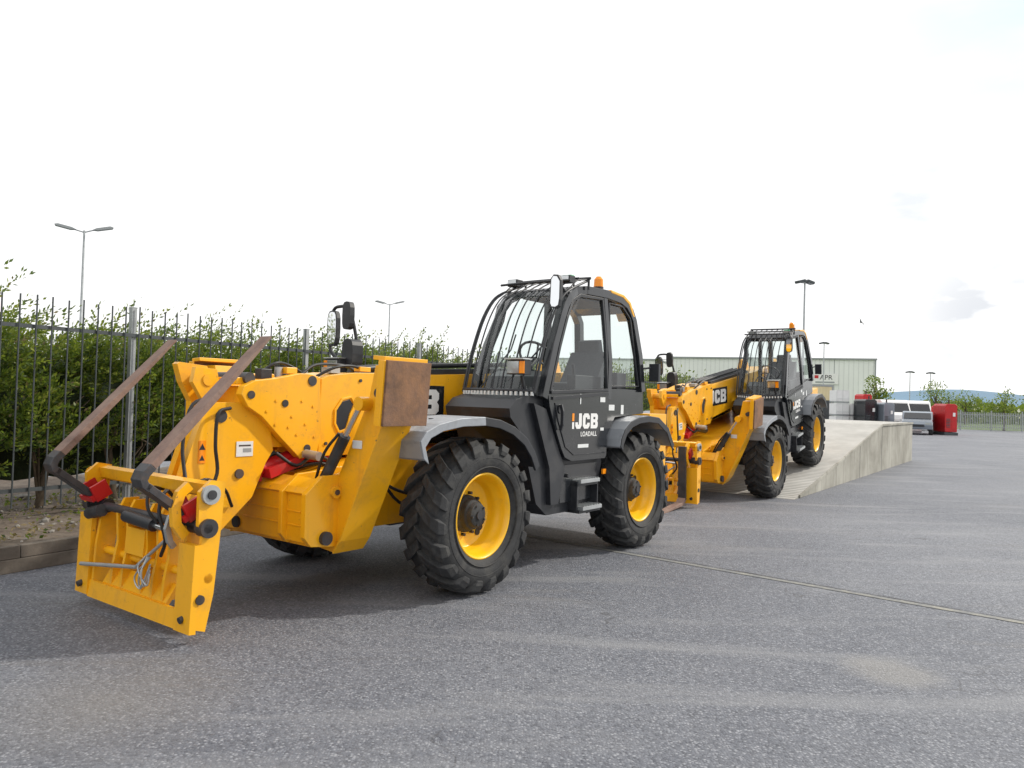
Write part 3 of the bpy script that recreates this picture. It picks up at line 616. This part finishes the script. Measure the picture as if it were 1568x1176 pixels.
for q in range(900):
    X=random.uniform(-3,14); Yy=random.uniform(.9,3.4) if random.random()<.7 else random.uniform(.12,1.); r_=random.uniform(.010,.03) if random.random()<.90 else random.uniform(.05,.11)
    sc=Vector((random.uniform(.7,1.3),random.uniform(.7,1.3),random.uniform(.4,.8)))*r_; R=Matrix.Rotation(random.uniform(0,6),3,'Z')
    s.add([R@Vector((v.x*sc.x,v.y*sc.y,v.z*sc.z))*random.uniform(.85,1.1)+Vector((X,Yy,.20+sc.z*.2)) for v in iv],iff,'stone')
s.build('loose_stones',None,0,M)
f=MB(); M=FM(-5.06,7.68); x=-5.
while x<33:
    f.cyl((x,0,.32),(x+random.uniform(-.008,.008),random.uniform(-.006,.006),2.50+random.uniform(-.015,.015)),.0085,'fence_paint',6); x+=.165
for z in(.50,2.18):
    f.bx(-5,33,.012,.028,z-.02,z+.02,'fence_paint')
x=1.40-2.75*3
while x<33:
    f.bx(x-.03,x+.03,.036,.096,.12,2.50,'galvanised'); f.bx(x-.035,x+.035,.033,.10,2.50,2.508,'galvanised'); x+=2.75
f.build('metal_fence',None,0,M)
# ------------------------------------------------------------ foliage
def leaves(name,C,D,L,W,matnames,probs,M=None,parent=None):
    n=len(C); D=D/np.linalg.norm(D,axis=1,keepdims=True)
    q=rng.normal(size=(n,3)); V=np.cross(D,q); V/=np.linalg.norm(V,axis=1,keepdims=True)+1e-9
    L=L.reshape(-1,1);W=W.reshape(-1,1)
    P=np.stack([C,C+D*L*.45+V*W,C+D*L,C+D*L*.45-V*W],1).reshape(-1,3)
    me=bpy.data.meshes.new(name); me.vertices.add(4*n); me.vertices.foreach_set('co',P.astype(np.float32).ravel())
    me.loops.add(4*n); me.loops.foreach_set('vertex_index',np.arange(4*n,dtype=np.int32)); me.polygons.add(n)
    me.polygons.foreach_set('loop_start',np.arange(0,4*n,4,dtype=np.int32))
    try: me.polygons.foreach_set('loop_total',np.full(n,4,dtype=np.int32))
    except Exception: pass
    for x in matnames: me.materials.append(MATS[x])
    me.polygons.foreach_set('material_index',rng.choice(len(matnames),n,p=probs).astype(np.int32))
    me.update(calc_edges=True); me.validate()
    o=bpy.data.objects.new(name,me); COL.objects.link(o)
    if parent: o.parent=parent
    if M is not None: o.matrix_local=M
    return o
def hedge_shoots(n,s0,s1,nl,size):
    C=[];D=[]
    for i in range(n):
        sx=random.uniform(s0,s1)
        top=2.16+.38*noise.noise(Vector((sx*.75,0,1)))+.22*noise.noise(Vector((sx*2.4,0,5)))
        t=random.random()
        if t<.62:
            w=random.uniform(.0,.3)+.22*noise.noise(Vector((sx*1.5,0,9))); z=.45+(top-.6)*random.random()**.8
            dr=Vector((random.gauss(.30,.35),random.gauss(-.55,.3),random.gauss(.55,.35)))
            if z<.85 and random.random()<.6+.4*noise.noise(Vector((sx,z*2,0))): continue
            ln=random.uniform(.18,.38)
            nn=noise.noise(Vector((sx*1.9,z*2.0,2)))
            if nn<-.12: w+=.35
            if nn<-.38: continue
        else:
            w=random.uniform(.05,1.5); z=top-random.uniform(.05,.45)
            dr=Vector((random.gauss(.75,.3),random.gauss(-.1,.3),random.gauss(.65,.22))); ln=random.uniform(.25,.5) if random.random()<.68 else random.uniform(.5,.9)
        dr.normalize()
        b0=Vector((sx,.25+w,z)); side=Vector((random.gauss(0,1),random.gauss(0,1),random.gauss(0,1))).cross(dr).normalized()
        for j in range(nl):
            u=(j+random.random())/nl
            pnt=b0+dr*(ln*u)+Vector((.12,0,.02))*u*u*ln
            sd=(side*math.cos(j*2.4)+dr.cross(side)*math.sin(j*2.4))
            C.append(pnt+sd*.008); D.append(sd*(1.0-.5*u)+dr*1.0+Vector((random.gauss(0,.2),random.gauss(0,.2),random.gauss(0,.2))))
    C=np.array([tuple(x) for x in C]);D=np.array([tuple(x) for x in D]); n=len(C)
    return C,D,rng.uniform(.7,1.3,n)*size,rng.uniform(.7,1.2,n)*size*.23
Hroot=empty('hedge',None,FM(-5.06,7.68))
C,D,L,W=hedge_shoots(5400,-3.5,10,26,.062)
leaves('hedge_foliage',C,D,L,W,['leaf_a','leaf_b','leaf_c','leaf_dry'],[.40,.36,.20,.04],parent=Hroot)
C,D,L,W=hedge_shoots(2300,10,31,12,.13)
leaves('hedge_foliage_far',C,D,L,W,['leaf_a','leaf_b','leaf_c'],[.43,.37,.20],parent=Hroot)
k=MB()  # dark sheets added inside the hedge to block light between the leaves
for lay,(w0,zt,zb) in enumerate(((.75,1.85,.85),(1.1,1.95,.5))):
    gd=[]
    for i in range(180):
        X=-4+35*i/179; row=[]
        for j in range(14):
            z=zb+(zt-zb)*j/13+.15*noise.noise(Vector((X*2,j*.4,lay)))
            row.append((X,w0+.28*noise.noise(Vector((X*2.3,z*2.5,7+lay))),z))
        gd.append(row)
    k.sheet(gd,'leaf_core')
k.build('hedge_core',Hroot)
k=MB()
x=-3
while x<12:
    y=random.uniform(.5,.9); k.tube([(x,y,.15),(x+random.uniform(-.1,.2),y,.8),(x+random.uniform(0,.5),y+.1,1.6)],[.05,.035,.02],'bark',7)
    for q in range(5):
        k.tube([(x,y,random.uniform(.25,.6)),(x+random.uniform(-.4,.4),y-.2,random.uniform(.7,1.0)),(x+random.uniform(-.6,.6),y-.35,random.uniform(1.1,1.6))],[.018,.012,.006],'bark',5)
    x+=random.uniform(.6,1.0)
k.build('hedge_stems',Hroot)
n=7000; C=np.stack([rng.uniform(-4,13,n),rng.uniform(-1.2,1.6,n),.20+rng.uniform(0,.05,n)],1); D=np.stack([rng.normal(size=n),rng.normal(size=n),rng.normal(size=n)*.35+.15],1)
leaves('litter',C,D,rng.uniform(.03,.07,n),rng.uniform(.008,.02,n),['leaf_dry','leaf_c','leaf_a'],[.75,.15,.10],parent=Hroot)
def tree(X,Y,h,rad,dense=900,ls=.22):
    root=empty('tree',None,Matrix.Translation((X,Y,0)))
    t=MB(); t.tube([(0,0,0),(.05*h*.2,0,h*.25),(0,.03,h*.6),(.05,0,h*.85)],[h*.035,h*.026,h*.015,h*.005],'bark',8)
    lobes=[]
    for q in range(9):
        a=random.uniform(0,6.28); zz=h*random.uniform(.4,.88); rr=rad*random.uniform(.3,.75)*(1.25-zz/h*.7)
        tip=Vector((math.cos(a)*rr,math.sin(a)*rr,zz)); t.tube([(0,0,zz*.6),tip*.6+Vector((0,0,zz*.3)),tip],[h*.014,h*.009,h*.004],'bark',5)
        lobes.append((tip,rad*random.uniform(.28,.5)))
    lobes.append((Vector((0,0,h*.88)),rad*.4)); t.build('trunk',root)
    C=[];D=[]
    for c0,r0 in lobes:
        for q in range(dense//10):
            v=Vector((random.gauss(0,1),random.gauss(0,1),random.gauss(0,.8))).normalized()*r0*random.random()**.4*random.uniform(.8,1.25)
            C.append(tuple(c0+v)); D.append(tuple(v.normalized()+Vector((random.gauss(0,.6),random.gauss(0,.6),random.gauss(.2,.6)))))
    n=len(C); leaves('crown',np.array(C),np.array(D),rng.uniform(.6,1.3,n)*ls,rng.uniform(.6,1.2,n)*ls*.35,['leaf_a','leaf_b','leaf_c'],[.4,.35,.25],parent=root)
tree(32.6,69,4.4,1.4); tree(48.5,88,4.6,2.6); tree(10.9,50,3.7,1.9); tree(42.2,66,3.3,1.7,ls=.2); tree(46,66.5,3.8,2.2); tree(53,90,3.6,2.6)
C=[];D=[]
for q in range(12000):
    X=random.uniform(40,170); Yy=random.uniform(96,112); z=random.random()**.7*(2.0+1.3*noise.noise(Vector((X*.09,0,0)))+.7*noise.noise(Vector((X*.5,0,0))))
    C.append((X,Yy,max(z,.05))); D.append((random.gauss(0,1),random.gauss(0,1),random.gauss(.5,1)))
n=len(C); leaves('distant_tree_line',np.array(C),np.array(D),rng.uniform(.5,1.1,n),rng.uniform(.2,.45,n),['leaf_a','leaf_b','leaf_c'],[.4,.2,.4])
for (yy,h0,mt,sd_) in((1500,44,'hill_haze_blue',3),(900,15,'hill_green',8)):
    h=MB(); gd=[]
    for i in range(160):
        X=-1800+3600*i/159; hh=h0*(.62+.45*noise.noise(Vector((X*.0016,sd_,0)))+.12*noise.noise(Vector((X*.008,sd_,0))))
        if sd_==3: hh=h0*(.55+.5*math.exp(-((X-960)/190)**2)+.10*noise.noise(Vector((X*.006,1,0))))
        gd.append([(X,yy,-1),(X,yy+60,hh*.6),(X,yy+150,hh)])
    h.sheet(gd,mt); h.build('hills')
def lamp(X,Y,h,kind,rot=0.):
    l=MB(); l.tube([(0,0,0),(0,0,1.2),(0,0,1.25),(0,0,h)],[.09,.09,.065,.04],'galvanised',10)
    if kind=='twin':
        for s_,up in((1,.12),(-1,.0)):
            l.cyl((0,0,h-.08),(s_*.35,0,h+up*.5),.03,'galvanised',8)
            l.prism([(s_*.30,h+up*.4),(s_*.45,h+.07+up*.6),(s_*.95,h+.16+up),(s_*1.08,h+.13+up),(s_*1.05,h+.07+up),(s_*.5,h-.03+up*.6)],'y',-.13,.13,'cladding_dark')
    else:
        for s_ in(1,-1):
            l.box((s_*.28,0,h+.02),(.42,.36,.13),'fence_paint',Matrix.Rotation(.25*s_,3,'Y')); l.box((s_*.28,0,h-.055),(.34,.3,.02),'zinc',Matrix.Rotation(.25*s_,3,'Y'))
        l.cyl((-.3,0,h-.04),(.3,0,h-.04),.03,'galvanised',8)
    l.build('street_lamp',None,.01,Matrix.Translation((X,Y,0))@Matrix.Rotation(rot,4,'Z'))
lamp(-18.0,32,8,'twin',.5); lamp(-8.9,55,8,'twin',.5); lamp(15.0,39.8,8,'flood',.3); lamp(31.5,78,8,'flood',.2); lamp(47.5,92,6.0,'flood'); lamp(50.5,93,6.0,'flood')
def warehouse(X0,Y0,w,dp,h,rot,sign=False):
    root=empty('warehouse',None,Matrix.Translation((X0,Y0,0))@Matrix.Rotation(rot,4,'Z'))
    c=MB(); c.bx(0,w,0,dp,0,h,'cladding'); c.build('walls',root)
    c=MB(); rid=h+.35
    c.add([(-.2,-.2,h+.02),(w+.1,-.2,h+.02),(w+.1,dp/2,rid),(-.2,dp/2,rid)],[(0,1,2,3)],'roof_sheet')
    c.add([(-.2,dp+.2,h+.02),(w+.1,dp+.2,h+.02),(w+.1,dp/2,rid),(-.2,dp/2,rid)],[(0,1,2,3)],'roof_sheet')
    c.add([(w+.02,0,h),(w+.02,dp,h),(w+.02,dp/2,rid-.05)],[(0,1,2)],'cladding')
    c.bx(-.2,w+.2,-.20,-.04,h-.12,h+.05,'cladding_dark'); c.bx(w+.04,w+.2,-.2,dp,h-.1,h+.05,'cladding_dark')
    c.bx(w-.02,w+.12,-.12,-.04,0,h-.13,'cladding_dark'); c.build('roof_and_gutter',root)
    c=MB(); k=0.
    while k<w: c.bx(k,k+.06,-.035,-.002,0,h-.13,'cladding_dark' if k>0 and abs(k%9)<.1 else 'cladding_rib'); k+=.5
    k=0.
    while k<dp: c.bx(w+.002,w+.03,k,k+.06,0,h-.1,'cladding_rib'); k+=.5
    c.build('cladding_ribs',root)
    c=MB(); c.bx(w*.30,w*.30+4,-.06,-.04,0,4.4,'cladding_rib'); c.bx(w*.55,w*.55+4,-.06,-.04,0,4.4,'white_paint'); c.bx(w*.45,w*.45+1,-.06,-.04,0,2.1,'fence_paint')
    for z in(1.1,2.2,3.3): c.bx(w*.55,w*.55+4,-.075,-.062,z,z+.04,'cladding_dark')
    c.build('doors',root,.01)
    if sign:
        a=w-6.4
        c=MB(); c.bx(a,a+2.7,-.14,-.08,4.1,5.3,'white_paint'); c.bx(a+.2,a+.62,-.16,-.142,4.75,5.1,'red_paint'); c.bx(a+.3,a+2.3,-.16,-.142,4.25,4.4,'cladding_dark'); c.build('sign_board',root)
        cu=bpy.data.curves.new('sign_lettering','FONT'); cu.body='APR'; cu.size=.75; cu.extrude=.01; cu.materials.append(MATS['black_gloss'])
        o=bpy.data.objects.new('sign_lettering',cu); COL.objects.link(o); o.parent=root; o.matrix_local=Matrix.Translation((a+.75,-.15,4.62))@Matrix.Rotation(math.pi/2,4,'X')
wr=math.atan2(85-92.7,40-19.2); L0=math.hypot(20.8,7.7)
warehouse(19.2,92.7,L0,13,7.0,wr,True)
q=Vector((19.0,98.5))-Vector((math.cos(wr),math.sin(wr)))*22
warehouse(q.x,q.y,21.6,13,7.0,wr)
def cabin(X,Y,w,d_,h,mt,rot,name):
    root=empty(name,None,Matrix.Translation((X,Y,0))@Matrix.Rotation(rot,4,'Z'))
    c=MB(); c.bx(0,w,0,d_,.15,h,mt); 
    for a in(.05,w-.25): c.bx(a,a+.2,.1,d_-.1,0,.148,'fence_paint')
    c.build('shell',root,.03)
    c=MB()
    for a in(0,w): c.bx(a-.05,a+.05,-.03,.05,.1,h+.03,'cladding_dark')
    c.bx(-.05,w+.05,-.035,.05,h-.1,h+.05,'cladding_dark'); k=.25
    while k<w-.2: c.bx(k,k+.06,-.03,-.002,.2,h-.12,mt); k+=.25
    c.bx(w*.6,w*.6+.8,-.05,-.032,.2,min(2.1,h-.3),'fence_paint'); c.bx(w*.15,w*.15+.7,-.05,-.032,min(1.,h*.5),min(1.8,h-.3),'black_gloss')
    c.build('trim',root,.01)
def totes(X,Y,nx_,nz,rot):
    root=empty('stacked_tanks',None,Matrix.Translation((X,Y,0))@Matrix.Rotation(rot,4,'Z')); c=MB()
    for i in range(nx_):
        for j in range(nz-(1 if i==nx_-1 else 0)):
            a=i*1.08; z=j*.95
            c.bx(a,a+1,0,1,z+.12,z+.9,'white_paint'); c.bx(a,a+1,0,1,z,z+.1,'galvanised')
            for q in range(3): c.bx(a+q*.47,a+q*.47+.03,-.03,-.01,z+.1,z+.92,'cladding_rib')
            for q in(.3,.9): c.bx(a,a+1,-.045,-.031,z+q,z+q+.03,'cladding_rib')
    c.build('tanks',root,.01)
def generator(X,Y,w,d_,h,mt,rot,name='generator'):
    root=empty(name,None,Matrix.Translation((X,Y,0))@Matrix.Rotation(rot,4,'Z'))
    c=MB(); c.prism([(0,.2),(w,.2),(w,h-.1),(w-.15,h),(.12,h),(0,h-.12)],'y',0,d_,mt); c.bx(-.05,w+.05,-.05,d_+.05,0,.18,'fence_paint'); c.build('canopy',root,.03)
    c=MB()
    for q in range(6): c.bx(w*.1,w*.42,-.02,-.002,.5+q*.1,.55+q*.1,'fence_paint')
    c.bx(w*.55,w*.9,-.015,-.002,.35,h*.8,mt); c.bx(w*.62,w*.82,-.03,-.017,h*.6,h*.72,'white_paint'); c.cyl((w*.8,d_*.5,h),(w*.8,d_*.5,h+.25),.05,'dark_steel'); c.build('louvres_and_panel',root,.006)
def car(X,Y,rot,mt='car_paint',van=False,name='parked_car'):
    root=empty(name,None,Matrix.Translation((X,Y,0))@Matrix.Rotation(rot,4,'Z'))
    c=MB()
    if van:
        c.prism([(-2.4,.35),(-2.45,1.0),(-2.35,2.15),(-2.1,2.25),(.9,2.25),(1.3,2.1),(1.85,1.35),(2.4,1.15),(2.5,.8),(2.45,.35)],'y',-.95,.95,mt)
        gls=[[(.55,1.35),(.55,1.95),(1.15,1.95),(1.6,1.35)]]; ws=[(1.33,2.02),(1.86,1.33)]; wr=.34; ax=(-1.6,1.6); hw=.95
    else:
        c.prism([(-2.05,.35),(-2.1,.8),(-1.95,1.0),(-1.55,1.38),(-1.2,1.46),(.1,1.46),(.45,1.38),(1.05,.98),(1.85,.85),(2.1,.65),(2.08,.35)],'y',-.86,.86,mt)
        gls=[[(-1.6,1.0),(-1.35,1.32),(-.55,1.38),(-.55,.98)],[(-.48,.98),(-.48,1.38),(.1,1.38),(.42,1.3),(.85,.97)]]; ws=[(.47,1.36),(1.04,.99)]; wr=.31; ax=(-1.3,1.3); hw=.86
    c.build('body',root,.05)
    c=MB()
    for gp in gls:
        for s_ in(-1,1): c.prism(gp,'y',s_*(hw+.002),s_*(hw+.008),'black_gloss')
    (xa,za),(xb,zb)=ws
    c.add([(xa+.02,-hw+.12,za+.01),(xa+.02,hw-.12,za+.01),(xb+.02,hw-.08,zb+.02),(xb+.02,-hw+.08,zb+.02)],[(0,1,2,3)],'black_gloss')
    fx=2.5 if van else 2.1
    for s_ in(-1,1): c.box((fx-.04,s_*(hw-.25),.72),(.12,.34,.13),'lens')
    c.bx(fx-.06,fx+.01,-.4,.4,.5,.66,'black_plastic')
    for x in ax:
        for s_ in(-1,1): c.cyl((x,s_*(hw-.2),wr),(x,s_*(hw+.01),wr),wr,'rubber',20); c.cyl((x,s_*(hw+.01),wr),(x,s_*(hw+.02),wr),wr*.6,'zinc',12)
    c.build('glass_lamps_and_wheels',root)
cabin(23.6,62,2.3,5,3.3,'cream_panel',.1,'portable_cabin')
totes(23.6,56,2,3,.1); totes(24.9,58,1,3,.1)
generator(25.0,54.5,.9,1.5,2.2,'black_gloss',.1); generator(26.1,54,.8,1.5,2.0,'car_paint',.1); generator(26.0,57,.7,1.2,2.6,'red_paint',.1)
car(28.7,58.5,math.radians(-100),'white_paint',True,'parked_van'); car(31.2,60,math.radians(-105),'white_paint',True,'parked_van')
car(26.35,50.0,math.radians(-118)); 
generator(27.75,49.3,.75,1.8,2.0,'red_paint',-.1); generator(28.95,52,.5,1.2,1.9,'red_paint',.0); totes(27.3,53,1,2,.1)
f=MB(); M=Matrix.Translation((34.2,63,0)); x=0
while x<36:
    if int(round(x/.14))%18==0: f.bx(x-.04,x+.04,-.04,.04,0,1.65,'galvanised')
    else: f.bx(x-.03,x+.03,-.01,.01,.12,1.5,'galvanised')
    x+=.14
for z in(.3,1.3): f.bx(0,36,.012,.045,z-.025,z+.025,'galvanised')
f.build('palisade_fence',None,0,M)
bd=MB(); bd.add([(0,0,0),(.28,.05,.12),(.55,.0,.02),(.28,-.12,.10),(-.28,.05,.14),(-.55,0,.05),(-.28,-.12,.12),(0,.22,.0),(0,-.2,-.01)],[(0,1,2,3),(0,4,5,6),(7,1,0,4),(8,3,0,6)],'fence_paint')
bd.tube([(0,.25,0),(0,.1,-.02),(0,-.1,-.01),(0,-.3,.02)],[.02,.06,.06,.015],'fence_paint',8); bd.build('bird',None,0,Matrix.Translation((24.8,55,7.7))@Matrix.Rotation(.9,4,'Y')@Matrix.Scale(.7,4))
# ------------------------------------------------------------ light & sky
sd=Vector((.80,.30,.66)).normalized()
sun=bpy.data.lights.new('sun','SUN'); sun.energy=3.3; sun.angle=math.radians(2.5); sun.color=(1,.94,.84)
so=bpy.data.objects.new('sun',sun); COL.objects.link(so); so.rotation_euler=sd.to_track_quat('Z','Y').to_euler(); so.location=(20,10,20)
W_=bpy.data.worlds.new('World'); S.world=W_; W_.use_nodes=True; nt=W_.node_tree; bg=nt.nodes['Background']
sk=nt.nodes.new('ShaderNodeTexSky'); sk.sky_type='NISHITA'; sk.sun_disc=False; sk.sun_elevation=math.asin(sd.z); sk.sun_rotation=math.atan2(sd.x,sd.y)
sk.air_density=1.2; sk.dust_density=2.
tc=nt.nodes.new('ShaderNodeTexCoord'); vec=tc.outputs['Generated']
mp=nt.nodes.new('ShaderNodeMapping'); mp.inputs['Scale'].default_value=(1,1,2.6); nt.links.new(vec,mp.inputs[0])
n1=noise_n(nt,mp.outputs[0],2.2,7,.55,.3)
cov=ramp(nt,n1,.25,.5,.92,1.)
def blob(dirv,a,b_,amt,sc,lo=.35,hi=.6):
    dp=nt.nodes.new('ShaderNodeVectorMath'); dp.operation='DOT_PRODUCT'; dp.inputs[1].default_value=Vector(dirv).normalized(); nt.links.new(vec,dp.inputs[0])
    return mth(nt,'MULTIPLY',ramp(nt,dp.outputs['Value'],a,b_),ramp(nt,noise_n(nt,mp.outputs[0],sc,6,.5),lo,hi,0.,amt))
# clear sky behind thin high cloud: pale blue break upper right, everything else bright haze
clear=mixc(nt,.45,sk.outputs[0],(9.0,13.5,15.5))
gc=mixc(nt,blob((.45,.9,.245),.9965,.9998,.75,14,.35,.6),(11.8,11.8,11.8),(8.6,9.0,9.6))
gc=mixc(nt,blob((.60,.98,.12),.9965,.9999,.85,16,.38,.55),gc,(7.9,8.2,8.7))
cov=mth(nt,'SUBTRACT',cov,blob((.66,.93,.54),.978,.9995,.55,5,.2,.6))
col=mixc(nt,cov,clear,gc)
nt.links.new(col,bg.inputs[0]); bg.inputs[1].default_value=.1
cam=bpy.data.cameras.new('camera'); cam.sensor_width=36; cam.lens=1180/1568*36; cam.clip_end=6000; cam.clip_start=.05
co=bpy.data.objects.new('camera',cam); COL.objects.link(co)
co.matrix_world=Matrix.Translation((0,0,1.6))@Matrix.Rotation(math.radians(90.97),4,'X')@Matrix.Rotation(math.radians(1.72),4,'Z')
S.camera=co
